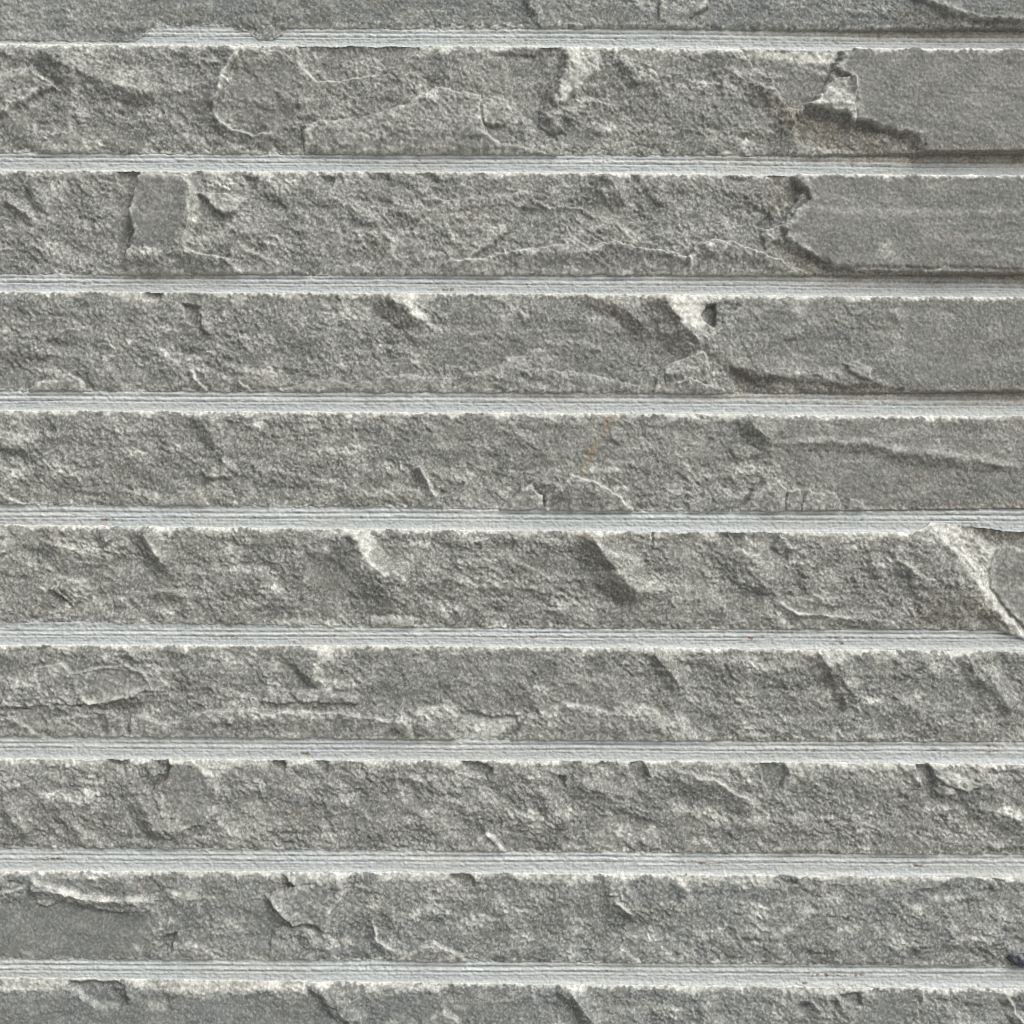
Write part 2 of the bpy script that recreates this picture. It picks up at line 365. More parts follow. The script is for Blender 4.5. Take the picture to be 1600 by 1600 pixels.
strip('F', 'grey split stone strip ending at right in a wedge of crushed white stone',
      [(-400, 818), (0, 820), (560, 827), (1080, 831), (1420, 832), (1445, 826), (1455, 817), (1500, 820), (1560, 827), (1600, 831), (1900, 834)],
      [(-400, 970), (0, 972), (230, 974), (560, 979), (1080, 983), (1400, 983), (1560, 984), (1585, 992), (1610, 1003), (1700, 1004), (1900, 1004)],
      .15, 1.05, [
    ('P', [(-40, 822), (8, 826), (16, 845), (8, 866), (-40, 874)], 5, 2.5),
    ('R', [(150, 816), (172, 850)], 6, 22, 16),
    ('R', [(222, 820), (240, 854), (264, 888)], 10, 26, 26), ('W', [(228, 846), (250, 852), (258, 874), (244, 870)], .55, 6),
    ('R', [(60, 846), (110, 858), (142, 866)], 4, 4, 26),
    ('P', [(78, 920), (105, 904), (136, 907), (132, 930), (114, 950), (104, 936)], 5, 2), ('W', [(106, 906), (135, 910), (120, 945), (108, 934)], .35, 6),
    ('G', 160, 945, 80, 26, -6), ('R', [(110, 948), (150, 930), (190, 930), (225, 965)], -3, 12, 12),
    ('R', [(180, 928), (250, 926), (300, 922)], 4, 4, 24),
    ('R', [(536, 822), (560, 846), (574, 872), (602, 896), (640, 902)], 12, 26, 70),
    ('W', [(543, 826), (576, 826), (588, 845), (578, 872), (604, 892), (636, 900), (634, 908), (600, 902), (572, 886), (568, 858)], .8, 5),
    ('P', [(516, 822), (548, 826), (546, 846), (526, 834)], -4, 4),
    ('R', [(750, 888), (764, 908), (782, 920)], 4, 5, 22), ('R', [(700, 866), (790, 868), (850, 900), (940, 905)], 3, 4, 30),
    ('R', [(620, 920), (700, 905), (760, 918), (900, 918)], 3, 5, 26),
    ('R', [(914, 824), (930, 850), (958, 884), (984, 914), (1006, 944)], 13, 44, 42),
    ('R', [(920, 836), (945, 860), (998, 874), (1003, 898)], 4, 5, 20), ('L', [(920, 836), (945, 860), (998, 874), (1003, 898)], .6, 5),
    ('B', [(885, 828), (915, 828), (1006, 944), (970, 945), (920, 885)], .45, 9),
    ('P', [(1138, 826), (1150, 855), (1170, 866), (1192, 863), (1213, 850), (1222, 826)], -6, 2.5), ('L', [(1150, 856), (1170, 867), (1192, 865)], .8, 3.5),
    ('G', 1132, 838, 10, 11, -8), ('R', [(1216, 836), (1246, 862)], 4, 4, 18), ('L', [(1216, 836), (1246, 862)], .6, 3),
    ('R', [(1150, 862), (1192, 884), (1194, 930)], 7, 30, 44),
    ('R', [(1218, 942), (1244, 960), (1290, 962), (1340, 967), (1410, 974)], 6, 4, 16), ('L', [(1218, 942), (1244, 960), (1290, 962), (1340, 967)], .75, 4),
    ('G', 1310, 950, 40, 9, -4),
    ('R', [(1398, 870), (1420, 890), (1446, 908)], 5, 6, 20), ('L', [(1398, 868), (1420, 890), (1440, 904)], .5, 4),
    ('R', [(1360, 868), (1374, 905)], 4, 18, 14),
    # the wedge: a bright face falling from the left block to a lower plate at right
    ('R', [(1440, 820), (1470, 846), (1498, 880), (1526, 926), (1560, 966), (1602, 1006)], 6.5, 26, 110),
    ('P', [(1484, 812), (1530, 842), (1560, 856), (1548, 882), (1546, 920), (1572, 958), (1625, 1012), (1900, 1012), (1900, 800), (1480, 800)], -10, 7),
    ('P', [(1560, 856), (1572, 851), (1610, 860), (1900, 862), (1900, 1000), (1630, 1004), (1584, 960), (1550, 918), (1548, 886)], 4, 2),
    ('W', [(1436, 822), (1462, 816), (1496, 824), (1532, 848), (1562, 856), (1550, 874), (1546, 890), (1546, 918), (1570, 954), (1612, 1000), (1598, 1002), (1560, 964), (1528, 924), (1500, 876), (1470, 848)], .8, 4),
    ('M', [(1546, 855), (1900, 855), (1900, 1010), (1620, 1000), (1546, 920)], .85, 6),
    ('B', [(1470, 820), (1540, 826), (1640, 834), (1640, 852), (1560, 850), (1500, 830)], .5, 6),
    ('B', [(1430, 930), (1540, 930), (1556, 968), (1430, 976)], .6, 10),
    ('P', [(1386, 832), (1440, 834), (1500, 890), (1540, 950), (1500, 980), (1440, 960), (1420, 900)], 3, 12),
    ('W', [(1085, 831), (1130, 831), (1120, 850), (1090, 842)], .5, 6), ('W', [(1220, 831), (1380, 832), (1360, 844), (1260, 842)], .7, 6),
    ('W', [(575, 960), (650, 968), (640, 980), (575, 980)], .4, 5), ('P', [(575, 984), (580, 964), (640, 966), (652, 984)], 3, 2),
    ('P', [(490, 834), (520, 836), (515, 862), (500, 880), (470, 850)], 2, 6), ('M', [(470, 845), (545, 840), (570, 900), (520, 940), (480, 900)], .55, 12),
    ('P', [(1018, 830), (1024, 830), (1020, 850), (1016, 850)], -5, 1.5),
])
strip('G', 'grey split stone strip with a smooth lens-shaped flake near its left end',
      [(-400, 1006), (0, 1008), (560, 1009), (1080, 1013), (1600, 1018), (1900, 1020)],
      [(-400, 1149), (0, 1150), (560, 1154), (1080, 1158), (1600, 1159), (1900, 1160)],
      .3, 1.0, [
    ('P', [(0, 1104), (12, 1072), (48, 1055), (54, 1043), (95, 1037), (116, 1050), (164, 1042), (200, 1038), (226, 1050), (240, 1074), (200, 1091), (150, 1101), (100, 1100), (50, 1104)], 4.5, 2),
    ('L', [(54, 1044), (95, 1038), (116, 1050), (164, 1043), (200, 1039), (226, 1051)], .4, 3.5),
    ('P', [(116, 1052), (164, 1045), (200, 1042), (222, 1052), (232, 1070), (195, 1086), (150, 1096), (125, 1080)], -2.5, 3),
    ('M', [(120, 1054), (200, 1044), (232, 1070), (150, 1096)], .6, 8),
    ('R', [(130, 1086), (146, 1101), (195, 1091), (245, 1074)], 5, 3, 18),
    ('R', [(58, 1104), (110, 1104), (150, 1110), (210, 1124)], 4, 4, 22), ('W', [(55, 1098), (70, 1104), (62, 1112)], .4, 4),
    ('P', [(-40, 1124), (14, 1118), (38, 1128), (72, 1158), (-40, 1158)], 5, 2),
    ('P', [(76, 1156), (74, 1124), (110, 1120), (150, 1116), (165, 1158)], 3, 2), ('P', [(166, 1156), (172, 1124), (190, 1116), (200, 1156)], 4, 2),
    ('P', [(200, 1158), (206, 1120), (228, 1111), (246, 1130), (280, 1128), (306, 1113), (350, 1110), (396, 1106), (410, 1114), (470, 1109), (540, 1113), (582, 1118), (614, 1125), (644, 1120), (646, 1160)], 6, 2),
    ('L', [(306, 1113), (350, 1110), (396, 1107), (470, 1110), (540, 1113)], .3, 3),
    ('P', [(410, 1096), (418, 1080), (440, 1077), (490, 1080), (560, 1084), (560, 1100)], 3, 2),
    ('R', [(496, 1004), (500, 1030), (490, 1055), (478, 1068)], 9, 22, 84), ('W', [(496, 1006), (522, 1010), (538, 1036), (516, 1028), (504, 1040), (492, 1060)], .8, 5),
    ('R', [(190, 1010), (205, 1022), (216, 1034)], 5, 12, 14), ('R', [(254, 1008), (272, 1018), (300, 1022)], 4, 18, 10),
    ('R', [(62, 1032), (74, 1010)], 5, 4, 16), ('W', [(56, 1030), (66, 1024), (62, 1036)], .4, 4),
    ('P', [(614, 1126), (645, 1113), (668, 1104), (692, 1102), (716, 1118), (712, 1160), (640, 1160)], 7.5, 1.5), ('L', [(646, 1114), (668, 1105), (692, 1104), (714, 1118)], .4, 4),
    ('P', [(644, 1116), (660, 1112), (676, 1122), (672, 1144), (652, 1148)], 2.5, 2),
    ('W', [(722, 1116), (760, 1122), (806, 1120), (806, 1134), (770, 1152), (722, 1154)], .7, 5), ('P', [(718, 1114), (746, 1112), (766, 1120), (812, 1118), (776, 1156), (718, 1158)], -4, 2.5),
    ('G', 800, 1104, 40, 10, -3), ('B', [(750, 1100), (800, 1095), (850, 1100), (790, 1118)], .4, 8),
    ('P', [(796, 1160), (822, 1121), (846, 1110), (880, 1096), (930, 1104), (965, 1115), (1000, 1100), (1022, 1108), (1042, 1132), (1062, 1162)], 5.5, 2),
    ('L', [(880, 1097), (930, 1105), (965, 1115), (1000, 1102)], .35, 3),
    ('W', [(1038, 1122), (1062, 1112), (1070, 1130), (1088, 1154), (1060, 1148)], .65, 5), ('P', [(1036, 1122), (1062, 1110), (1080, 1130), (1090, 1160), (1056, 1160)], 4, 2.5),
    ('G', 1100, 1126, 24, 10, -4),
    ('R', [(1012, 1008), (1034, 1034), (1064, 1074)], 9, 32, 16), ('W', [(1030, 1014), (1066, 1014), (1078, 1034), (1050, 1028)], .55, 7),
    ('R', [(1270, 1008), (1290, 1036), (1300, 1062)], 8, 12, 26), ('R', [(1302, 1026), (1318, 1066), (1338, 1100)], 9, 34, 24),
    ('W', [(1284, 1014), (1320, 1014), (1312, 1036), (1294, 1036)], .7, 5), ('B', [(1246, 1012), (1275, 1012), (1300, 1060), (1330, 1095), (1310, 1095), (1270, 1050)], .4, 8),
    ('R', [(1388, 1078), (1412, 1062), (1440, 1042)], -4, 3, 6),
    ('R', [(1538, 1046), (1560, 1085), (1580, 1114)], 8, 26, 28), ('G', 1566, 1030, 15, 15, -8), ('R', [(1505, 1020), (1522, 1052), (1540, 1070)], 6, 18, 16),
    ('P', [(1040, 1010), (1060, 1032), (1100, 1040), (1130, 1050), (1130, 1012)], 2, 5),
    ('W', [(350, 1010), (400, 1010), (395, 1022), (360, 1018)], .4, 5), ('M', [(560, 1020), (980, 1020), (980, 1090), (600, 1100)], .35, 20),
    ('M', [(410, 1014), (490, 1014), (485, 1055), (420, 1050)], .5, 10),
])
strip('H', 'rough grey split stone strip with a dark rounded flake near its left end',
      [(-400, 1185), (0, 1186), (560, 1188), (1080, 1190), (1600, 1195), (1900, 1197)],
      [(-400, 1323), (0, 1325), (560, 1329), (1080, 1333), (1600, 1336), (1900, 1337)],
      .3, 1.1, [
    ('P', [(168, 1184), (202, 1184), (196, 1198), (172, 1196)], -6, 3), ('P', [(236, 1184), (262, 1184), (268, 1200), (256, 1220), (236, 1234), (246, 1210)], -7, 3),
    ('P', [(264, 1184), (300, 1184), (330, 1214), (346, 1240), (312, 1286), (272, 1308), (238, 1236), (264, 1214)], 2.6, 4),
    ('R', [(204, 1226), (236, 1276), (276, 1320)], 8, 34, 24), ('R', [(236, 1236), (262, 1290), (300, 1318)], 2, 14, 12),
    ('M', [(262, 1190), (300, 1190), (342, 1240), (310, 1282), (256, 1256)], .9, 9),
    ('W', [(298, 1186), (420, 1186), (415, 1204), (380, 1200), (345, 1206), (340, 1222), (318, 1206)], .8, 5),
    ('L', [(352, 1246), (334, 1268), (312, 1290)], .55, 6), ('R', [(350, 1240), (336, 1266), (312, 1290)], 4, 8, 16),
    ('R', [(10, 1262), (30, 1286), (44, 1304)], 6, 22, 16), ('P', [(54, 1330), (64, 1312), (80, 1309), (92, 1330)], 4, 2),
    ('W', [(116, 1284), (132, 1300), (165, 1318), (130, 1320)], .5, 6), ('R', [(112, 1280), (130, 1300), (160, 1320)], 5, 6, 20),
    ('W', [(350, 1296), (372, 1290), (384, 1310), (364, 1322), (352, 1316)], .45, 6), ('G', 366, 1306, 18, 12, 4),
    ('W', [(15, 1187), (165, 1187), (160, 1195), (20, 1193)], .75, 3), ('W', [(203, 1187), (232, 1187), (226, 1196), (206, 1196)], .7, 4),
    ('P', [(420, 1186), (446, 1186), (444, 1204), (426, 1200)], -6, 3), ('P', [(490, 1186), (516, 1186), (512, 1206), (496, 1204)], -6, 3), ('W', [(470, 1186), (492, 1186), (486, 1198)], .6, 4),
    ('W', [(486, 1300), (512, 1286), (512, 1320), (490, 1324)], .4, 6),
    ('P', [(716, 1184), (745, 1189), (769, 1200), (762, 1216), (734, 1207)], -9, 3), ('W', [(560, 1187), (618, 1187), (612, 1200), (565, 1194)], .5, 4),
    ('P', [(984, 1186), (1003, 1188), (1011, 1212), (996, 1222), (984, 1210)], -9, 2.5), ('P', [(872, 1212), (884, 1212), (882, 1228), (874, 1226)], -6, 2),
    ('R', [(900, 1226), (945, 1234), (988, 1246)], 6, 14, 42), ('R', [(850, 1250), (870, 1270), (890, 1290)], 5, 26, 20),
    ('R', [(762, 1299), (787, 1328)], 6, 3, 8), ('L', [(762, 1299), (787, 1327)], .9, 6), ('P', [(718, 1332), (760, 1301), (788, 1332)], 4, 2),
    ('G', 645, 1240, 12, 12, -5), ('R', [(630, 1212), (650, 1214), (668, 1226)], 5, 5, 16),
    ('R', [(1036, 1190), (1064, 1205), (1124, 1221), (1150, 1240), (1184, 1260)], 6, 3.5, 32), ('L', [(1040, 1192), (1064, 1206), (1124, 1222), (1150, 1241), (1180, 1258)], .7, 4),
    ('P', [(1188, 1190), (1206, 1184), (1226, 1190), (1232, 1212), (1206, 1240), (1194, 1226)], -10, 3), ('W', [(1228, 1192), (1270, 1192), (1262, 1206), (1240, 1222), (1232, 1206)], .6, 6),
    ('R', [(1246, 1218), (1222, 1236), (1200, 1256)], 5, 16, 8), ('L', [(1246, 1220), (1222, 1238), (1202, 1256)], .4, 4),
    ('P', [(1433, 1186), (1450, 1192), (1464, 1226), (1450, 1238), (1436, 1216)], -10, 2.5),
    ('P', [(1462, 1212), (1490, 1209), (1532, 1225), (1512, 1240), (1476, 1226)], 5, 2), ('W', [(1464, 1200), (1490, 1208), (1530, 1224), (1510, 1236), (1478, 1222)], .5, 5),
    ('R', [(1504, 1190), (1526, 1210)], -4, 4, 5), ('R', [(1150, 1290), (1200, 1282), (1260, 1276)], 3, 6, 24),
    ('P', [(1064, 1332), (1070, 1318), (1098, 1310), (1124, 1330)], 4, 2), ('W', [(1068, 1318), (1100, 1312), (1122, 1328), (1070, 1330)], .4, 5),
    ('W', [(1050, 1190), (1180, 1190), (1176, 1202), (1090, 1198)], .65, 5), ('W', [(1240, 1190), (1430, 1192), (1425, 1204), (1330, 1202)], .6, 5),
    ('R', [(1430, 1250), (1460, 1270), (1500, 1262)], 4, 18, 20),
])
strip('I', 'blue-grey split stone strip with a zigzag crack and a pale wavy ridge at left',
      [(-400, 1359), (0, 1361), (560, 1363), (1080, 1367), (1600, 1372), (1900, 1374)],
      [(-400, 1496), (0, 1498), (240, 1500), (560, 1501), (1080, 1506), (1600, 1511), (1900, 1512)],
      .75, .9, [
    ('R', [(-40, 1400), (0, 1395), (46, 1384)], 4, 5, 22), ('L', [(-40, 1400), (0, 1395), (46, 1384)], .55, 4),
    ('R', [(46, 1360), (62, 1380), (100, 1390), (140, 1402), (200, 1405), (248, 1401)], 6, 5, 18), ('L', [(46, 1360), (62, 1380), (100, 1390), (140, 1402), (200, 1405), (248, 1401)], .85, 6),
    ('P', [(50, 1384), (100, 1392), (150, 1403), (248, 1405), (232, 1420), (190, 1426), (140, 1414), (100, 1405), (76, 1416), (60, 1412)], 3, 1.5),
    ('W', [(58, 1406), (72, 1404), (68, 1416), (60, 1414)], .5, 3), ('W', [(195, 1422), (228, 1418), (226, 1426), (196, 1427)], .4, 3),
    ('W', [(260, 1390), (280, 1394), (284, 1404), (262, 1402)], .65, 4), ('L', [(280, 1402), (312, 1404), (310, 1424)], .6, 4), ('R', [(262, 1392), (290, 1403), (314, 1402), (308, 1424)], 3, 4, 16),
    ('L', [(238, 1456), (258, 1450), (268, 1434)], .55, 4), ('R', [(236, 1456), (258, 1450), (268, 1434)], 4, 4, 16),
    ('P', [(252, 1486), (258, 1462), (276, 1458), (268, 1478)], -6, 3), ('P', [(254, 1504), (268, 1482), (290, 1473), (320, 1480), (338, 1504)], 4, 2),
    ('W', [(205, 1478), (220, 1476), (216, 1494), (206, 1492)], .4, 5), ('G', 212, 1485, 8, 8, 3), ('W', [(0, 1448), (22, 1446), (14, 1456)], .35, 4), ('W', [(38, 1486), (48, 1486), (46, 1496)], .35, 4),
    ('P', [(436, 1358), (460, 1381), (417, 1398), (438, 1424), (460, 1447), (480, 1440), (506, 1452), (530, 1410), (546, 1370), (560, 1358)], 5.5, 1.5),
    ('R', [(458, 1381), (440, 1390), (417, 1398)], -4, 3, 4),
    ('R', [(417, 1398), (438, 1424), (462, 1448)], 3, 20, 6),
    ('L', [(546, 1374), (530, 1412), (508, 1452)], .65, 5), ('W', [(486, 1364), (545, 1364), (550, 1380), (520, 1384), (492, 1380)], .6, 6),
    ('P', [(420, 1504), (426, 1456), (440, 1448), (490, 1450), (498, 1470), (490, 1504)], 3, 2.5),
    ('P', [(702, 1364), (736, 1366), (743, 1386), (724, 1390), (706, 1378)], -7, 3),
    ('R', [(583, 1438), (588, 1470), (618, 1487)], 5, 3, 12), ('L', [(583, 1440), (588, 1470), (616, 1486)], .85, 4.5),
    ('P', [(614, 1506), (640, 1488), (660, 1476), (677, 1470), (706, 1485), (740, 1506)], 6.5, 1.5), ('L', [(660, 1476), (677, 1471), (706, 1486), (734, 1502)], .6, 4),
    ('P', [(942, 1508), (954, 1485), (968, 1479), (986, 1490), (1004, 1510)], 6.5, 1.8), ('W', [(958, 1484), (970, 1480), (984, 1492), (976, 1500)], .5, 4),
    ('R', [(953, 1362), (950, 1402)], 7, 22, 13), ('R', [(958, 1406), (992, 1427)], 5, 3.5, 14), ('L', [(958, 1406), (992, 1427)], .7, 4), ('R', [(982, 1390), (994, 1424)], 4, 12, 12),
    ('R', [(1056, 1370), (1070, 1386), (1076, 1396)], 5, 5, 18), ('L', [(1058, 1372), (1076, 1396)], .7, 4),
    ('P', [(1212, 1364), (1236, 1366), (1244, 1382), (1228, 1386)], -7, 3), ('R', [(1284, 1366), (1280, 1404)], 5, 18, 12),
    ('L', [(1272, 1418), (1250, 1436), (1222, 1456), (1212, 1482), (1232, 1504)], .5, 9), ('R', [(1272, 1414), (1240, 1444), (1214, 1470), (1216, 1490), (1236, 1506)], 5, 16, 22),
    ('R', [(1312, 1450), (1325, 1432)], -4, 3, 5),
    ('P', [(1436, 1392), (1490, 1368), (1542, 1374), (1556, 1394), (1504, 1402), (1462, 1404)], -4, 3), ('R', [(1440, 1390), (1464, 1384), (1486, 1370)], 4, 5, 8), ('P', [(1550, 1372), (1568, 1376), (1562, 1386)], -5, 2),
    ('P', [(1478, 1450), (1490, 1440), (1500, 1456), (1486, 1466)], 3, 2), ('G', 1490, 1490, 30, 12, -4), ('B', [(1470, 1470), (1590, 1480), (1590, 1504), (1470, 1500)], .4, 10),
    ('W', [(110, 1362), (210, 1363), (206, 1376), (115, 1374)], .8, 4), ('W', [(0, 1361), (40, 1362), (36, 1366), (0, 1366)], .7, 3),
    ('W', [(590, 1364), (700, 1365), (696, 1378), (600, 1376)], .75, 4), ('W', [(770, 1366), (930, 1367), (925, 1382), (880, 1380)], .75, 4), ('W', [(1040, 1368), (1210, 1369), (1205, 1386), (1140, 1380), (1060, 1384)], .75, 5),
    ('W', [(1290, 1370), (1440, 1371), (1420, 1396), (1340, 1384)], .4, 7),
    ('M', [(-400, 1400), (60, 1416), (240, 1428), (230, 1496), (-400, 1496)], .95, 8), ('M', [(430, 1384), (520, 1384), (505, 1445), (460, 1438)], .6, 6), ('M', [(310, 1380), (430, 1380), (430, 1490), (350, 1490)], .35, 12), ('M', [(60, 1372), (240, 1374), (220, 1398), (80, 1384)], .6, 6),
])
strip('J', 'blue-grey split stone strip cut off by the lower edge of the picture',
      [(-400, 1525), (0, 1528), (560, 1535), (1080, 1541), (1600, 1546), (1900, 1548)],
      [(-400, 1688), (1900, 1702)],
      .85, .8, [
    ('P', [(108, 1534), (118, 1548), (138, 1562), (152, 1574), (188, 1574), (204, 1560), (182, 1532)], -6, 3), ('L', [(124, 1552), (140, 1570), (190, 1571)], .5, 5),
    ('R', [(180, 1534), (194, 1552), (206, 1566)], 4, 14, 9),
    ('W', [(0, 1528), (106, 1530), (104, 1548), (0, 1548)], .95, 4), ('W', [(200, 1532), (490, 1535), (480, 1552), (400, 1548), (300, 1552), (210, 1544)], .9, 5), ('W', [(568, 1536), (690, 1538), (686, 1552), (575, 1548)], .9, 4),
    ('W', [(232, 1564), (264, 1566), (262, 1580), (236, 1578)], .5, 5), ('W', [(280, 1552), (360, 1556), (340, 1562), (288, 1558)], .4, 4),
    ('R', [(490, 1530), (512, 1560), (536, 1584), (570, 1610)], 7, 26, 16), ('P', [(510, 1538), (560, 1538), (565, 1600), (530, 1572)], 2, 4),
    ('W', [(690, 1580), (712, 1584), (724, 1610), (704, 1604)], .7, 4), ('R', [(690, 1576), (714, 1590), (726, 1612)], 5, 4, 18), ('P', [(640, 1620), (660, 1596), (690, 1578), (716, 1590), (726, 1620)], 3, 2),
    ('R', [(880, 1534), (906, 1566), (936, 1610)], 9, 26, 18), ('W', [(746, 1548), (766, 1552), (764, 1560), (750, 1558)], .4, 4),
    ('W', [(1040, 1540), (1126, 1542), (1120, 1554), (1060, 1552)], .85, 4), ('W', [(1180, 1543), (1200, 1543), (1196, 1550)], .6, 4), ('W', [(1225, 1543), (1320, 1544), (1310, 1556), (1240, 1550)], .8, 4),
    ('P', [(1314, 1552), (1346, 1554), (1346, 1574), (1324, 1570)], -8, 2.5), ('R', [(1264, 1564), (1286, 1580)], 4, 5, 10), ('G', 1256, 1574, 9, 7, -6), ('R', [(1306, 1558), (1324, 1582)], 4, 5, 12), ('G', 1302, 1568, 8, 8, -6),
    ('L', [(1438, 1544), (1444, 1566), (1430, 1586), (1412, 1604)], .35, 4), ('R', [(1436, 1544), (1444, 1566), (1430, 1586), (1412, 1604)], 3, 5, 14),
    ('R', [(1574, 1556), (1588, 1584), (1606, 1606)], 6, 4, 16), ('L', [(1574, 1556), (1588, 1584), (1606, 1606)], .65, 5),
    ('M', [(-400, 1550), (480, 1556), (520, 1590), (520, 1700), (-400, 1700)], .8, 12), ('M', [(560, 1556), (860, 1560), (860, 1700), (560, 1700)], .45, 12), ('M', [(1360, 1556), (1430, 1556), (1400, 1700), (1340, 1700)], .7, 8),
    ('G', 840, 1556, 4, 5, -5),
])


# ---------------------------------------------------------------- materials
def node(nt, kind, **kw):
    n = nt.nodes.new(kind)
    for k, v in kw.items():
        setattr(n, k, v)
    return n


def mixc(nt, fac, a, b):
    m = nt.nodes.new('ShaderNodeMix'); m.data_type = 'RGBA'
    for sock, val in ((m.inputs['Factor'], fac), (m.inputs['A'], a), (m.inputs['B'], b)):
        if isinstance(val, bpy.types.NodeSocket):
            nt.links.new(val, sock)
        else:
            sock.default_value = val if not isinstance(val, tuple) else (*val, 1.0)
    return m.outputs['Result']


def math_n(nt, op, a, b=None, clamp=False):
    m = nt.nodes.new('ShaderNodeMath'); m.operation = op; m.use_clamp = clamp
    for i, val in enumerate((a, b)):
        if val is None:
            continue
        if isinstance(val, bpy.types.NodeSocket):
            nt.links.new(val, m.inputs[i])
        else:
            m.inputs[i].default_value = val
    return m.outputs[0]


def noise_n(nt, vec, scale, detail=2.0, rough=.5):
    n = nt.nodes.new('ShaderNodeTexNoise')
    n.inputs['Scale'].default_value = scale
    n.inputs['Detail'].default_value = detail
    n.inputs['Roughness'].default_value = rough
    nt.links.new(vec, n.inputs['Vector'])
    return n.outputs['Fac']


def ramp(nt, fac, lo, hi):
    m = nt.nodes.new('ShaderNodeMapRange')
    m.inputs['From Min'].default_value = lo; m.inputs['From Max'].default_value = hi
    m.interpolation_type = 'SMOOTHSTEP'
    nt.links.new(fac, m.inputs['Value'])
    return m.outputs['Result']


def stone_material(name, groove=False):
    m = bpy.data.materials.new(name); m.use_nodes = True
    nt = m.node_tree
    bsdf = nt.nodes['Principled BSDF']
    geo = node(nt, 'ShaderNodeNewGeometry')
    # unit space: 1 = one layout unit; flecks lean like the cleavage of the stone
    mp = node(nt, 'ShaderNodeMapping'); mp.inputs['Scale'].default_value = (1 / S,) * 3
    nt.links.new(geo.outputs['Position'], mp.inputs['Vector'])
    mp2 = node(nt, 'ShaderNodeMapping')
    mp2.inputs['Rotation'].default_value = (0, math.radians(-28), 0)
    nt.links.new(mp.outputs[0], mp2.inputs['Vector'])
    mp3 = node(nt, 'ShaderNodeMapping'); mp3.inputs['Scale'].default_value = (1.0, 1.0, .72)
    nt.links.new(mp2.outputs[0], mp3.inputs['Vector'])
    P = mp.outputs[0]; Q = mp3.outputs[0]
    at = node(nt, 'ShaderNodeAttribute', attribute_name='mask')
    sep = node(nt, 'ShaderNodeSeparateColor'); nt.links.new(at.outputs['Color'], sep.inputs[0])
    pale, brown, tone = sep.outputs[0], sep.outputs[1], sep.outputs[2]
    at2 = node(nt, 'ShaderNodeAttribute', attribute_name='rust'); rust = at2.outputs['Fac']
    fine = noise_n(nt, Q, .33, 2.0, .6)
    mid = noise_n(nt, P, .035, 3.0, .55)
    big = noise_n(nt, P, .006, 2.0, .5)
    vo = node(nt, 'ShaderNodeTexVoronoi'); vo.inputs['Scale'].default_value = .36
    nt.links.new(Q, vo.inputs['Vector'])
    vs_ = node(nt, 'ShaderNodeSeparateColor'); nt.links.new(vo.outputs['Color'], vs_.inputs[0])
    cry = vs_.outputs[0]
    fine = math_n(nt, 'ADD', math_n(nt, 'MULTIPLY', fine, .55), math_n(nt, 'ADD', math_n(nt, 'MULTIPLY', math_n(nt, 'POWER', cry, 2.4), .42), .11))
    if not groove:
        lo = mixc(nt, tone, (.141, .143, .128), (.122, .134, .137))
        hi = mixc(nt, tone, (.300, .302, .272), (.260, .275, .274))
        f = math_n(nt, 'ADD', ramp(nt, fine, .40, .72), math_n(nt, 'MULTIPLY', math_n(nt, 'SUBTRACT', mid, .5), .75), True)
        f = math_n(nt, 'ADD', math_n(nt, 'MULTIPLY', f, .9), math_n(nt, 'MULTIPLY', math_n(nt, 'SUBTRACT', big, .5), .8), True)
        at3 = node(nt, 'ShaderNodeAttribute', attribute_name='even')
        f = math_n(nt, 'MULTIPLY', f, math_n(nt, 'SUBTRACT', 1.0, math_n(nt, 'MULTIPLY', at3.outputs['Fac'], .46)), True)
        col = mixc(nt, f, lo, hi)
        warm = ramp(nt, noise_n(nt, P, .016, 3.0, .6), .48, .75)
        col = mixc(nt, math_n(nt, 'MULTIPLY', warm, .22), col, (.30, .275, .225))
        pcol = mixc(nt, ramp(nt, fine, .3, .7), (.49, .485, .44), (.70, .70, .655))
        pf = math_n(nt, 'MULTIPLY', pale, math_n(nt, 'ADD', .70, math_n(nt, 'MULTIPLY', ramp(nt, mid, .35, .65), .45)), True)
        bcol = mixc(nt, ramp(nt, fine, .35, .7), (.11, .088, .062), (.25, .215, .165))
    else:
        # sawn channel: ground, chalky stone with faint lengthwise streaks
        mps = node(nt, 'ShaderNodeMapping'); mps.inputs['Scale'].default_value = (.006, .3, .45)
        nt.links.new(P, mps.inputs['Vector'])
        streak = noise_n(nt, mps.outputs[0], 1.0, 3.0, .6)
        lo = mixc(nt, ramp(nt, streak, .35, .65), (.345, .375, .38), (.48, .505, .50))
        col = mixc(nt, math_n(nt, 'MULTIPLY', ramp(nt, fine, .35, .7), .6), lo, (.52, .54, .53))
        col = mixc(nt, math_n(nt, 'MULTIPLY', ramp(nt, big, .42, .66), .35), col, (.42, .405, .365))
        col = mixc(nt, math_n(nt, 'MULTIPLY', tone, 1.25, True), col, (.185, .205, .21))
        pcol = (.70, .715, .71); pf = math_n(nt, 'MULTIPLY', pale, .8, True)
        bcol = mixc(nt, ramp(nt, fine, .35, .7), (.20, .175, .135), (.40, .365, .30))
    col = mixc(nt, pf, col, pcol)
    bf = math_n(nt, 'MULTIPLY', math_n(nt, 'MULTIPLY', brown, .95 if groove else .6), math_n(nt, 'ADD', .55, math_n(nt, 'MULTIPLY', ramp(nt, mid, .35, .65), .5)), True)
    col = mixc(nt, bf, col, bcol)
    rf = math_n(nt, 'MULTIPLY', rust, ramp(nt, noise_n(nt, P, .16, 3.0, .6), .42, .62), True)
    col = mixc(nt, rf, col, (.30, .21, .115) if not groove else (.14, .085, .05))
    nt.links.new(col, bsdf.inputs['Base Color'])
    bsdf.inputs['Roughness'].default_value = .78
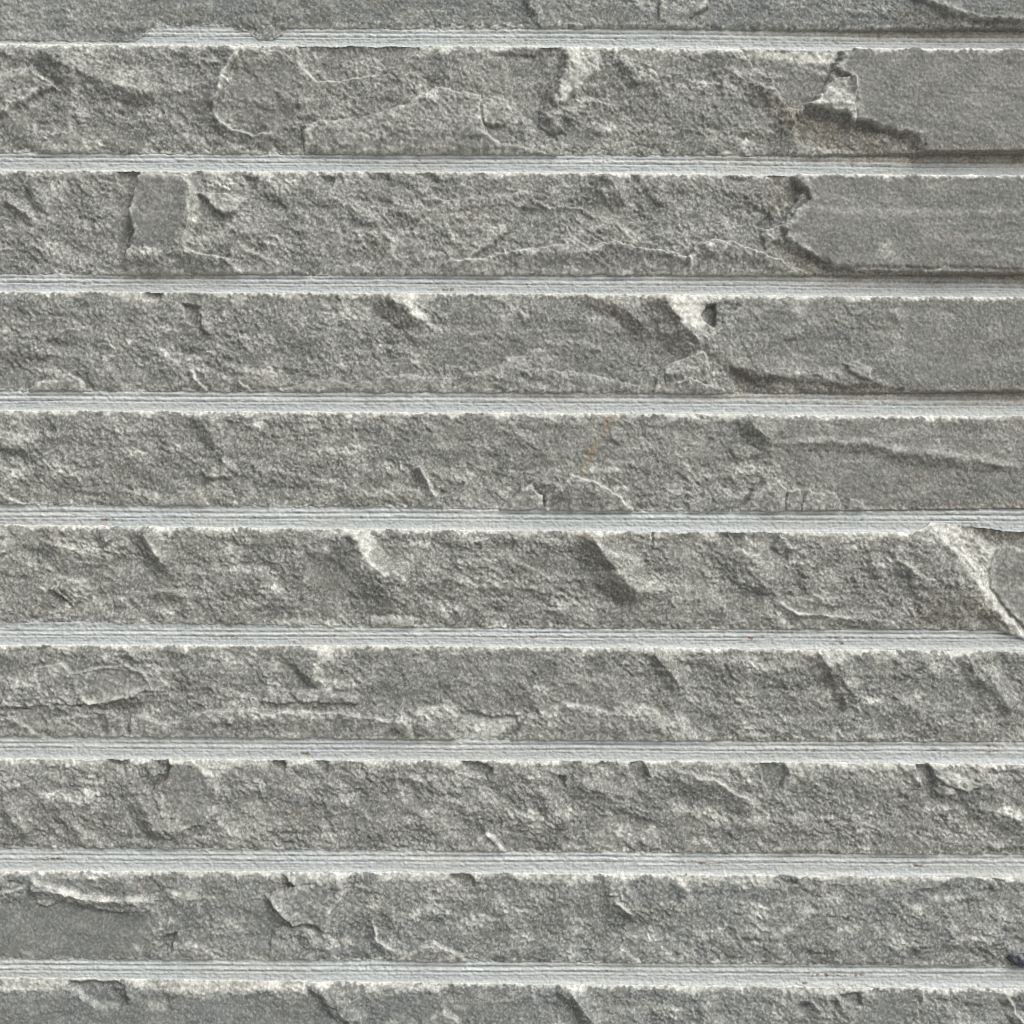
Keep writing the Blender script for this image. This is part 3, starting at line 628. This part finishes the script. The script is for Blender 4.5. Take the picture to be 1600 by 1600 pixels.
    bsdf.inputs['Specular IOR Level'].default_value = .28
    b = node(nt, 'ShaderNodeBump')
    b.inputs['Strength'].default_value = .55 if not groove else .5
    b.inputs['Distance'].default_value = S * 2.0
    nt.links.new(noise_n(nt, Q, .28, 3.0, .65), b.inputs['Height'])
    nt.links.new(b.outputs[0], bsdf.inputs['Normal'])
    return m


MAT_STONE = stone_material('split_stone')
MAT_GROOVE = stone_material('sawn_stone', True)
MAT_DARK = bpy.data.materials.new('dark_resin'); MAT_DARK.use_nodes = True
_n = MAT_DARK.node_tree
_g = node(_n, 'ShaderNodeNewGeometry')
_m = node(_n, 'ShaderNodeMapping'); _m.inputs['Scale'].default_value = (1 / S,) * 3
_n.links.new(_g.outputs['Position'], _m.inputs['Vector'])
_n.links.new(mixc(_n, ramp(_n, noise_n(_n, _m.outputs[0], .2, 3.0, .6), .4, .65), (.016, .021, .028), (.085, .10, .12)), _n.nodes['Principled BSDF'].inputs['Base Color'])
_n.nodes['Principled BSDF'].inputs['Roughness'].default_value = .45


# ---------------------------------------------------------------- added floor sheet, unseen below the picture, bounces fill light onto the wall
MAT_BOUNCE = bpy.data.materials.new('bounce_sheet'); MAT_BOUNCE.use_nodes = True
_n = MAT_BOUNCE.node_tree
_g = node(_n, 'ShaderNodeNewGeometry')
_n.links.new(mixc(_n, noise_n(_n, _g.outputs['Position'], 3.0, 5.0, .6), (.21, .21, .195), (.30, .30, .28)), _n.nodes['Principled BSDF'].inputs['Base Color'])
_n.nodes['Principled BSDF'].inputs['Roughness'].default_value = .9
me = bpy.data.meshes.new('bounce_ground')
me.from_pydata([(-60, -60, 0), (60, -60, 0), (60, 60, 0), (-60, 60, 0)], [], [(0, 1, 2, 3)])
me.materials.append(MAT_BOUNCE)
bounce_ground = bpy.data.objects.new('bounce_ground', me)
scene.collection.objects.link(bounce_ground)
bounce_ground['kind'] = 'structure'
bounce_ground['label'] = 'added unseen floor sheet that bounces light onto the stone panel'


# ---------------------------------------------------------------- meshes
def grid_object(name, X, Y, H, mask, rust, mat, parent, even=None):
    """a sheet over layout points X, Y (y down) standing H units out of the wall's face"""
    r, c = X.shape
    co = np.empty((r * c, 3), F)
    co[:, 0] = ((X - CX) * S).ravel()
    co[:, 1] = (-H * S).ravel()
    co[:, 2] = ((CY - Y) * S).ravel() + ZC
    idx = np.arange(r * c, dtype=np.int32).reshape(r, c)
    quads = np.stack([idx[:-1, :-1], idx[1:, :-1], idx[1:, 1:], idx[:-1, 1:]], -1).reshape(-1, 4)
    me = bpy.data.meshes.new(name)
    me.vertices.add(r * c); me.vertices.foreach_set('co', co.ravel())
    nq = len(quads)
    me.loops.add(nq * 4); me.loops.foreach_set('vertex_index', quads.ravel())
    me.polygons.add(nq)
    me.polygons.foreach_set('loop_start', np.arange(0, nq * 4, 4, dtype=np.int32))
    me.update(calc_edges=True)
    me.polygons.foreach_set('use_smooth', np.ones(nq, bool))
    a = me.attributes.new('mask', 'FLOAT_COLOR', 'POINT')
    cc = np.ones((r * c, 4), F); cc[:, :3] = mask.reshape(-1, 3)
    a.data.foreach_set('color', cc.ravel())
    a = me.attributes.new('rust', 'FLOAT', 'POINT'); a.data.foreach_set('value', rust.astype(F).ravel())
    if even is not None:
        a = me.attributes.new('even', 'FLOAT', 'POINT'); a.data.foreach_set('value', even.astype(F).ravel())
    me.materials.append(mat)
    o = bpy.data.objects.new(name, me)
    scene.collection.objects.link(o)
    o.parent = parent
    o.matrix_parent_inverse = parent.matrix_world.inverted()
    return o


STEP = 1.62
XS = np.concatenate([np.linspace(-400, -30, 60)[:-1], np.arange(-30, 1630, STEP), np.linspace(1630, 1900, 50)]).astype(F)


def curve(pts, x):
    return np.interp(x, [p[0] for p in pts], [p[1] for p in pts]).astype(F)


def floor_depth(x, y):
    """the blade went in deeper towards the right in the upper cuts"""
    return (-4.2 - (1.6 + 9.0 * sst(780, 620, y)) * sst(900, 1500, x)).astype(F)


wall = bpy.data.objects.new('stone_panel', None)
scene.collection.objects.link(wall)
wall.location = (0, 0, 0)
bpy.context.view_layer.update()
wall['label'] = 'grey split-face stone wall panel with horizontal sawn grooves between rough strips'
wall['category'] = 'stone panel'
wall['kind'] = 'thing'


EDGE = {}


def build_strip(k, spec):
    name, label, top, bot, tone, rough, feats = spec
    sd = 1000 * (k + 1)
    tx = curve(top, XS); bx = curve(bot, XS)
    tx = tx + 2.4 * fbm(XS / 30, XS * 0 + k, sd + 1, 3) + 1.2 * pn(XS / 6, XS * 0, sd + 2)
    crispx = sst(1150, 1500, XS) * (.8 if k < 5 else .25)
    bx = bx + (3.0 * fbm(XS / 34, XS * 0 + k, sd + 3, 3) + 2.0 * pn(XS / 6.5, XS * 0, sd + 4)) * (1 - crispx)
    EDGE[k] = (tx, bx)
    nominal = abs(np.median(bot, axis=0)[1] - np.median(top, axis=0)[1])
    # rows: only as fine as needed where the strip is outside the picture
    if k == 0:
        ys = np.concatenate([np.linspace(0, .55, 12)[:-1], np.linspace(.55, 1, 52)])
    elif k == 9:
        ys = np.concatenate([np.linspace(0, .52, 54)[:-1], np.linspace(.52, 1, 12)])
    else:
        ys = np.linspace(0, 1, int(nominal / STEP) + 1)
    ys = ys.astype(F)
    X = np.repeat(XS[None], len(ys), 0)
    Y = tx[None] + (bx - tx)[None] * ys[:, None]
    dt = Y - tx; db = bx - Y

    # jagged outlines: shapes are evaluated in a slightly warped plane
    wx = X + 3.2 * pn(X / 17, Y / 17, sd + 5) + 1.5 * pn(X / 6, Y / 6, sd + 6)
    wy = Y + 3.2 * pn(X / 17, Y / 17, sd + 7) + 1.5 * pn(X / 6, Y / 6, sd + 8)
    hf = np.zeros_like(X); pale = np.zeros_like(X); brown = np.zeros_like(X); rust = np.zeros_like(X); smooth = np.zeros_like(X)
    for f in feats:
        kind = f[0]
        if kind == 'G':
            _, x, y, rx, ry, h = f
            w = window(X, Y, [(x - 2.5 * rx, y - 2.5 * ry), (x + 2.5 * rx, y + 2.5 * ry)], 4)
            if w is None: continue
            q = ((wx[w] - x) / rx) ** 2 + ((wy[w] - y) / ry) ** 2
            hf[w] += h * np.exp(-q)
            continue
        pts = f[1]
        if kind == 'P':
            h, s = f[2], f[3]
            w = window(X, Y, pts, s * 2 + 8)
            if w is None: continue
            d, _ = polydist(wx[w], wy[w], pts, True)
            mul = np.where(X[w] > 1180, .95, 1.3)
            hf[w] += mul * h * sst(-s, s, d)
            if h > 0:       # frosty fracture, plus caught light painted pale on a plate's rim and face
                g = np.clip(.55 + .8 * pn(X[w] / 12, Y[w] / 12, sd + 95), 0, 1) * min(1, h / 6)
                fr = (.50 * np.exp(-((d - 4) / 6.0) ** 2) * sst(-1.5, 1.5, d) + .42 * sst(0, 6, d) * (h < 7.6) * np.clip(.6 + 1.2 * pn(X[w] / 6, Y[w] / 6, sd + 96), 0, 1.3)) * g
                pale[w] = np.maximum(pale[w], fr)
        elif kind == 'R':
            h, wa, wb = f[2], f[3], f[4]
            w = window(X, Y, pts, max(wa, wb) * 1.1 + 8)
            if w is None: continue
            d, t = polydist(wx[w], wy[w], pts, False)
            width = np.where(d > 0, wb, wa)
            prof = np.clip(1 - np.abs(d) / width, 0, 1)
            prof = np.where(width > 25, prof ** 1.25, prof)
            hf[w] += (1.3 if h >= 6 else 1.05) * h * prof * (sst(-.05, .12, t) * sst(1.05, .82, t))
        elif kind in 'WBM':
            st, s = f[2], f[3]
            w = window(X, Y, pts, s * 2 + 8)
            if w is None: continue
            d, _ = polydist(wx[w], wy[w], pts, True)
            tgt = {'W': pale, 'B': brown, 'M': smooth}[kind]
            if kind == 'W':
                d = d + 2.5 * pn(X[w] / 7, Y[w] / 7, sd + 91)
                st = .95 * st * np.clip(.8 + .7 * pn(X[w] / 10, Y[w] / 8, sd + 92), .25, 1)
            tgt[w] = np.maximum(tgt[w], st * sst(-s, s, d))
        elif kind in 'LO':
            st, wd = f[2], f[3]
            w = window(X, Y, pts, wd * 2 + 8)
            if w is None: continue
            d, t = polydist(wx[w], wy[w], pts, False)
            tgt = pale if kind == 'L' else rust
            if kind == 'L':
                st = st * .8 * np.clip(.75 + .7 * pn(X[w] / 14, Y[w] / 14, sd + 90), .2, 1)
            tgt[w] = np.maximum(tgt[w], st * sst(wd, wd * .2, np.abs(d)) * sst(-.05, .1, t) * sst(1.05, .85, t))

    patch = sst(-.45, .45, fbm(X / 80, Y / 38, sd + 9, 3))         # rough and quieter patches
    rg = rough * (1 - .86 * smooth) * (.5 + .62 * patch)
    # broad swell, slanting facets, broken ledges
    h = 3.2 * fbm(X / 150, Y / 60, sd + 10, 2) * (1 - .6 * smooth)
    u = (X * .80 + Y * .60); v = (-X * .60 + Y * .80)      # u along the "\" direction of the fracture
    fac = fbm(u / 64, v / 36, sd + 12, 3)
    led = fac * 2.6 + .5 * pn(X / 11, Y / 9, sd + 13)
    ledge = np.floor(led) + sst(.0, .22, led - np.floor(led))
    h += rg * (.35 * ledge + .7 * fac)
    fac2 = fbm(u / 34 + 9, v / 22, sd + 15, 2) * 2.4
    h += rg * .55 * (np.floor(fac2) + sst(0, .35, fac2 - np.floor(fac2)))
    # scalloped flow ledges running along the bed
    bed = fbm(X / 90, Y / 14 + .02 * X / 14, sd + 17, 3)
    h += (.35 + .9 * rg) * 1.3 * bed
    jx = X + 7 * pn(X / 21, Y / 21, sd + 70) + 2.5 * pn(X / 7, Y / 7, sd + 71)
    jy = Y + 7 * pn(X / 21, Y / 21, sd + 72) + 2.5 * pn(X / 7, Y / 7, sd + 73)
    ju = jx * .85 + jy * .53; jv = -jx * .53 + jy * .85
    h += rg * (1.5 * facets(ju / 92, jv / 52, sd + 74, 3.0) + .8 * facets(jx / 46, jy / 27, sd + 80, 2.6))
    # chunky lumps with creases, and hollows with sharp crests between them
    l1 = np.abs(pn(ju / 50, jv / 34, sd + 100)); l2 = np.abs(pn(ju / 44 + 5, jv / 30, sd + 101)); l3 = np.abs(pn(jx / 23, jy / 17, sd + 102))
    lm = sst(-.25, .25, pn(X / 110, Y / 80, sd + 103))
    h += rg * (lm * 3.6 * l1 - (1 - lm) * 3.6 * l2 + 1.5 * l3 * (2 * lm - 1)) * 1.0
    # pebbly grain
    c1 = np.abs(pn(u / 13, v / 10, sd + 20)); c2 = np.abs(pn(u / 7.6, v / 6.2, sd + 22)); c3 = pn(u / 4.4, v / 3.6, sd + 24)
    gw = 1.6 * pn(X / 8, Y / 8, sd + 120)
    q1 = facets((u + gw) / 9.5, (v - gw) / 6.6, sd + 121, 2.4); q2 = facets((u + gw) / 5.4, (v + gw) / 4.0, sd + 127, 2.2)
    gm = .62 + .75 * fbm(X / 60, Y / 40, sd + 26, 2)
    h += (.12 + .88 * rg) * np.clip(gm, .12, 1.5) * (1.2 * c1 + 1.1 * c2 + 1.05 * q1) + (.28 + .70 * rg) * q2 + (.2 + .2 * rg) * c3
    h += 1.2 * hf
    # broken arrises
    nt_ = .5 + .5 * fbm(X / 46, Y * 0 + 3, sd + 30, 3); nb_ = .5 + .5 * fbm(X / 52, Y * 0 + 7, sd + 32, 3)
    crisp = np.clip(np.maximum(smooth, crispx[None] * .9), 0, 1)
    wt = (7 + 20 * np.clip(nt_, 0, 1)) * (1 - .8 * crisp); wb = (2 + 13 * np.clip(nb_, 0, 1)) * (1 - .85 * crisp)
    fl = floor_depth(X, Y)
    kt = np.clip(1 - dt / wt, 0, 1) ** 1.7 * (1 - .85 * crisp); kb = np.clip(1 - db / wb, 0, 1) ** 1.9 * (1 - .95 * crisp)
    h = h + (fl + 2.5 - h) * np.clip(kt * (.55 + .5 * nt_), 0, 1)
    h = h + (fl + .5 + 2.5 * c1 - h) * np.clip(kb * (.35 + .6 * nb_), 0, 1)
    near = sst(34, 4, db) * (1 - crisp)
    cap = fl + 5.0 + 2.5 * nb_ + 2.0 * c1
    h = np.where(h > cap, h + (cap + .3 * (h - cap) - h) * near, h)
    h = np.maximum(h, fl + .4 + 2.0 * c1 + 2.2 * sst(9, 1, dt) - 5.5 * sst(-3, -9, hf))

    # bruised white along the saw cuts, worn crests
    tn = fbm(X / 40, Y * 0 + 1, sd + 40, 3); tn2 = fbm(X / 24, Y * 0 + 5, sd + 41, 3)
    wtop = np.clip(6.5 + 17 * tn, .3, 20); wbot = np.clip(4 + 11 * tn2, .5, 14)
    rag = 2.2 * pn(X / 6, Y / 6, sd + 42)
    pt = .95 * sst(wtop, wtop * .1, dt + 2.2 * rag + 1.5 * q1) * np.clip(1 + hf / 5, .1, 1)
    pb = .7 * sst(wbot, wbot * .2, db + 2 * rag + 1.5 * q1) * np.clip(1 + hf / 6, .2, 1) * (1 - .8 * crisp)
    pale = np.maximum(pale, np.maximum(pt, pb))
    lap = np.zeros_like(h)
    lap[1:-1, 1:-1] = h[1:-1, 1:-1] - .25 * (h[:-2, 1:-1] + h[2:, 1:-1] + h[1:-1, :-2] + h[1:-1, 2:])
    pale = np.clip(pale + np.clip(lap - .35, 0, 1.2) * .22, 0, 1)
    frost = sst(-.35, .6, fbm(X / 55, Y / 30, sd + 110, 3)) * (.3 + .7 * patch) * np.clip(rough * (1 - .8 * smooth), 0, 1)
    pale = np.clip(np.maximum(pale, frost * (.24 + .95 * np.clip(.36 * q1 + .5 * q2 + .1, 0, 1))), 0, 1)
    brown = np.maximum(brown, .45 * sst(.25, .8, fbm(X / 70, Y / 40, sd + 44, 3)) * (1 - pale))

    # returns of the strip down into the grooves
    def side(yedge, sgn, hrim, last):
        rows = 7
        t = np.linspace(0, 1, rows + 1)[1:, None].astype(F)
        deep = (floor_depth(XS, yedge) - 6)[None]
        Hs = hrim[None] + (deep - hrim[None]) * t
        wob = .9 * pn(np.repeat(XS[None], rows, 0) / 9, Hs / 6, sd + 50 + int(sgn))
        Ys = yedge[None] + sgn * (2.4 * t + wob * t + (0 if sgn < 0 else .6) * t * (1 - crispx)[None])
        return np.repeat(XS[None], rows, 0), Ys, Hs
    Xt, Yt, Ht = side(tx, -1, h[0], False)
    Xb, Yb, Hb = side(bx, 1, h[-1], True)
    Xa = np.concatenate([Xt[::-1], X, Xb]); Ya = np.concatenate([Yt[::-1], Y, Yb]); Ha = np.concatenate([Ht[::-1], h, Hb])
    n7 = len(Xt)
    tn_ = np.full_like(X, tone) * (.75 + .35 * fbm(X / 200, Y / 60, sd + 60, 2))
    mk = np.stack([pale, brown, np.clip(tn_, 0, 1)], -1)
    mt = np.zeros((n7, len(XS), 3), F); mt[..., 0] = .5; mt[..., 2] = tone
    mb = np.zeros((n7, len(XS), 3), F)
    mb[..., 0] = .5 * (1 - crispx)[None]; mb[..., 1] = (.85 * crispx)[None]; mb[..., 2] = tone  # undersides at right: their shade is painted in as brown
    mask = np.concatenate([mt, mk, mb])
    ru = np.concatenate([np.zeros_like(Xt), rust, np.zeros_like(Xb)])
    o = grid_object('stone_strip', Xa, Ya, Ha, mask, ru, MAT_STONE, wall, np.concatenate([np.zeros_like(Xt), smooth, np.zeros_like(Xb)]))
    o['label'] = label


for k, sp in enumerate(STRIPS):
    build_strip(k, sp)

GLABEL = ['pale sawn groove below the topmost strip, hidden at left by broken stone',
          'pale sawn groove above the strip with the square flake',
          'pale sawn groove below the strip with the square flake',
          'pale sawn groove above the rust-streaked strip',
          'pale sawn groove below the rust-streaked strip',
          'pale sawn groove cut by the white wedge at its right end',
          'pale sawn groove with rust specks below the strip with the lens-shaped flake',
          'pale sawn groove with rust specks above the zigzag-cracked strip',
          'pale sawn groove with a rust line below the zigzag-cracked strip']
RUST = [[], [], [(700, 452)], [], [(165, 812)], [(360, 996), (830, 996), (1170, 998), (1310, 998), (1312, 1006)],
        [(480, 1178), (1193, 1175), (1270, 1174), (1552, 1175), (1555, 1167)], [(75, 1342), (85, 1342), (1100, 1350), (1135, 1350), (1435, 1354)],
        [(1270, 1525), (1290, 1525), (1318, 1525), (1345, 1525), (1320, 1540), (1250, 1538)]]


def build_groove(k):
    a, b = STRIPS[k], STRIPS[k + 1]
    sd = 90000 + 700 * k
    y0 = curve(a[3], XS); y1 = curve(b[2], XS)
    # the cut itself runs straight; broken stone only covers it
    y0s = np.median(y0) + (XS - 800) * .003; y1s = np.median(y1) + (XS - 800) * .0045
    lo = EDGE[k][1] - 1.2; hi = EDGE[k + 1][0] + .8        # the sheet ends inside the broken edges
    n = 24
    t = np.linspace(0, 1, n + 1)[:, None].astype(F)
    Y = lo[None] + (hi - lo)[None] * t
    X = np.repeat(XS[None], n + 1, 0)
    q = (Y - y0s) / (y1s - y0s)                     # 0 at the upper arris, 1 at the lower
    fl = floor_depth(X, Y)
    wander = .035 * pn(X / 260, X * 0 + k, sd) + .012 * pn(X / 40, X * 0, sd + 1)
    qq = q + wander
    H = fl.copy()
    # kerf lines left by passes of the blade
    for c, w, d in ((.12, .05, 1.9), (.25, .04, -1.6), (.36, .045, 2.1), (.50, .035, -2.0), (.59, .04, 1.2), (.74, .05, .6)):
        jit = c + .02 * pn(X / 300, X * 0 + c * 50, sd + 2)
        amp = .62 * d * np.clip(.6 + .9 * pn(X / 120, X * 0 + c * 20, sd + 3) + .8 * pn(X / 11, X * 0 + c * 30, sd + 9), .05, 1.6)
        H = H + amp * np.exp(-((qq - jit) / w) ** 2)
    H = H + 1.8 * sst(.72, 1.1, qq) ** 1.4 + 2.0 * sst(.12, -.2, qq) * (1 - sst(900, 1400, X))
    H = H + .5 * pn(X / 30, Y / 2.6, sd + 4) + .8 * np.abs(pn(X / 6, Y / 4.4, sd + 5)) + .55 * pn(X / 3.8, Y / 3.4, sd + 6) + .45 * facets(X / 6, Y / 4, sd + 15, 2.2)
    # short chatter marks and pin holes
    pits = sst(.62, .82, pn(X / 7, Y / 4.2, sd + 7)) * sst(.3, .1, np.abs(qq - .45))
    H = H - 2.6 * pits
    mask = np.zeros(X.shape + (3,), F)
    crumb = sst(.25, .6, pn(X / 8, Y / 6, sd + 12)) * (sst(.22, .0, q) + .6 * sst(.85, 1.0, q))
    H = H + 1.6 * crumb
    mask[..., 0] = (.5 * sst(.07, .0, np.abs(qq - .37)) + .5 * sst(.08, .0, np.abs(qq - .12)) + .35 * sst(.14, .02, np.abs(qq - 1.0))) * np.clip(.8 + .5 * pn(X / 30, Y / 5, sd + 11), .2, 1)
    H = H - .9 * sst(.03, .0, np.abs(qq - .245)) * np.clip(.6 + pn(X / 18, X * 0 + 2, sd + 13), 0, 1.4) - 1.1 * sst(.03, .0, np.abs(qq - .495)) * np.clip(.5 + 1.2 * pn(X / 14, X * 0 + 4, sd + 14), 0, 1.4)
    right = sst(950, 1400, X) * (1.0 if k < 3 else .8 if k == 3 else .15)
    mask[..., 1] = np.clip(right * (sst(.75, .1, qq) * .85 + .25 * fbm(X / 60, Y / 20, sd + 8, 2)), 0, 1)  # brown stain plus overhang shade painted along the upper side
    if k == 2:
        mask[..., 1] = np.maximum(mask[..., 1], .6 * sst(190, 230, X) * sst(380, 330, X) * sst(.6, .1, qq))  # shade of the square flake painted brown on the groove
    if k == 3:
        mask[..., 1] = np.maximum(mask[..., 1], .6 * sst(690, 780, X) * sst(.5, .1, qq))
    mask[..., 0] *= (1 - .6 * mask[..., 1])
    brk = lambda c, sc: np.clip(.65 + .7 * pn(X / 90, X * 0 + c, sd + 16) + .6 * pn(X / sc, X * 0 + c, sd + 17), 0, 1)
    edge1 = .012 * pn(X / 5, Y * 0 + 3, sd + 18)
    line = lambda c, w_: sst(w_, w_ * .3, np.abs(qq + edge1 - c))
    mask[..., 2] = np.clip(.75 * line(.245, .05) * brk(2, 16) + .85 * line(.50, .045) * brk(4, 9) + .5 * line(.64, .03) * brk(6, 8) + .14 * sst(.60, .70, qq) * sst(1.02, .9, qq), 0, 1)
    mask[..., 0] = np.clip(mask[..., 0] + (.55 * line(.15, .05) * brk(8, 20) + .6 * line(.38, .05) * brk(10, 20)) * (1 - mask[..., 1]), 0, 1)
    rust = np.zeros_like(X)
    for rx, ry in RUST[k]:
        rust = np.maximum(rust, np.exp(-((X - rx) / 13) ** 2 - ((Y - ry) / 1.9) ** 2) * 1.6)
    o = grid_object('sawn_groove', X, Y, H, mask, np.clip(rust, 0, 1), MAT_GROOVE, wall)
    o['label'] = GLABEL[k]


for k in range(9):
    build_groove(k)

# body of the slab behind the worked face
xs0, xs1, ya, yb = (-400 - CX) * S, (1900 - CX) * S, (CY + 70) * S + ZC, 0.0
d0, d1 = 36 * S, 200 * S
vs = [(x, y, z) for x in (xs0, xs1) for y in (d0, d1) for z in (yb, ya)]
me = bpy.data.meshes.new('slab_body')
me.from_pydata(vs, [], [(0, 1, 3, 2), (4, 6, 7, 5), (0, 4, 5, 1), (2, 3, 7, 6), (0, 2, 6, 4), (1, 5, 7, 3)])
me.materials.append(MAT_STONE)
slab = bpy.data.objects.new('slab_body', me)
scene.collection.objects.link(slab)
slab.parent = wall
slab.matrix_parent_inverse = wall.matrix_world.inverted()

# dark fleck wedged at the right end of the strip above the last groove
nu, nv = 28, 16
fv, ff = [], []
for j in range(nv + 1):
    ph = math.pi * j / nv
    for i in range(nu):
        th = 2 * math.pi * i / nu
        x, y, z = math.cos(th) * math.sin(ph), math.cos(ph), math.sin(th) * math.sin(ph)
        r = 1 + .16 * math.sin(3 * th + 2 * ph) * math.sin(ph) + .09 * math.sin(7 * th - 3 * ph) * math.sin(ph)
        fv.append(((1598 + 22 * r * x - CX) * S, (-2 - 7 * r * z) * S, (CY - (1500 + 11 * r * y + 3 * x)) * S + ZC))
for j in range(nv):
    for i in range(nu):
        ff.append((j * nu + i, j * nu + (i + 1) % nu, (j + 1) * nu + (i + 1) % nu, (j + 1) * nu + i))
me = bpy.data.meshes.new('dark_fleck')
me.from_pydata(fv, [], ff)
me.polygons.foreach_set('use_smooth', np.ones(len(ff), bool))
me.materials.append(MAT_DARK)
fleck = bpy.data.objects.new('dark_fleck', me)
scene.collection.objects.link(fleck)
fleck['label'] = 'small dark blue-black fleck at the lower right edge of the zigzag-cracked strip'
fleck['category'] = 'fleck'
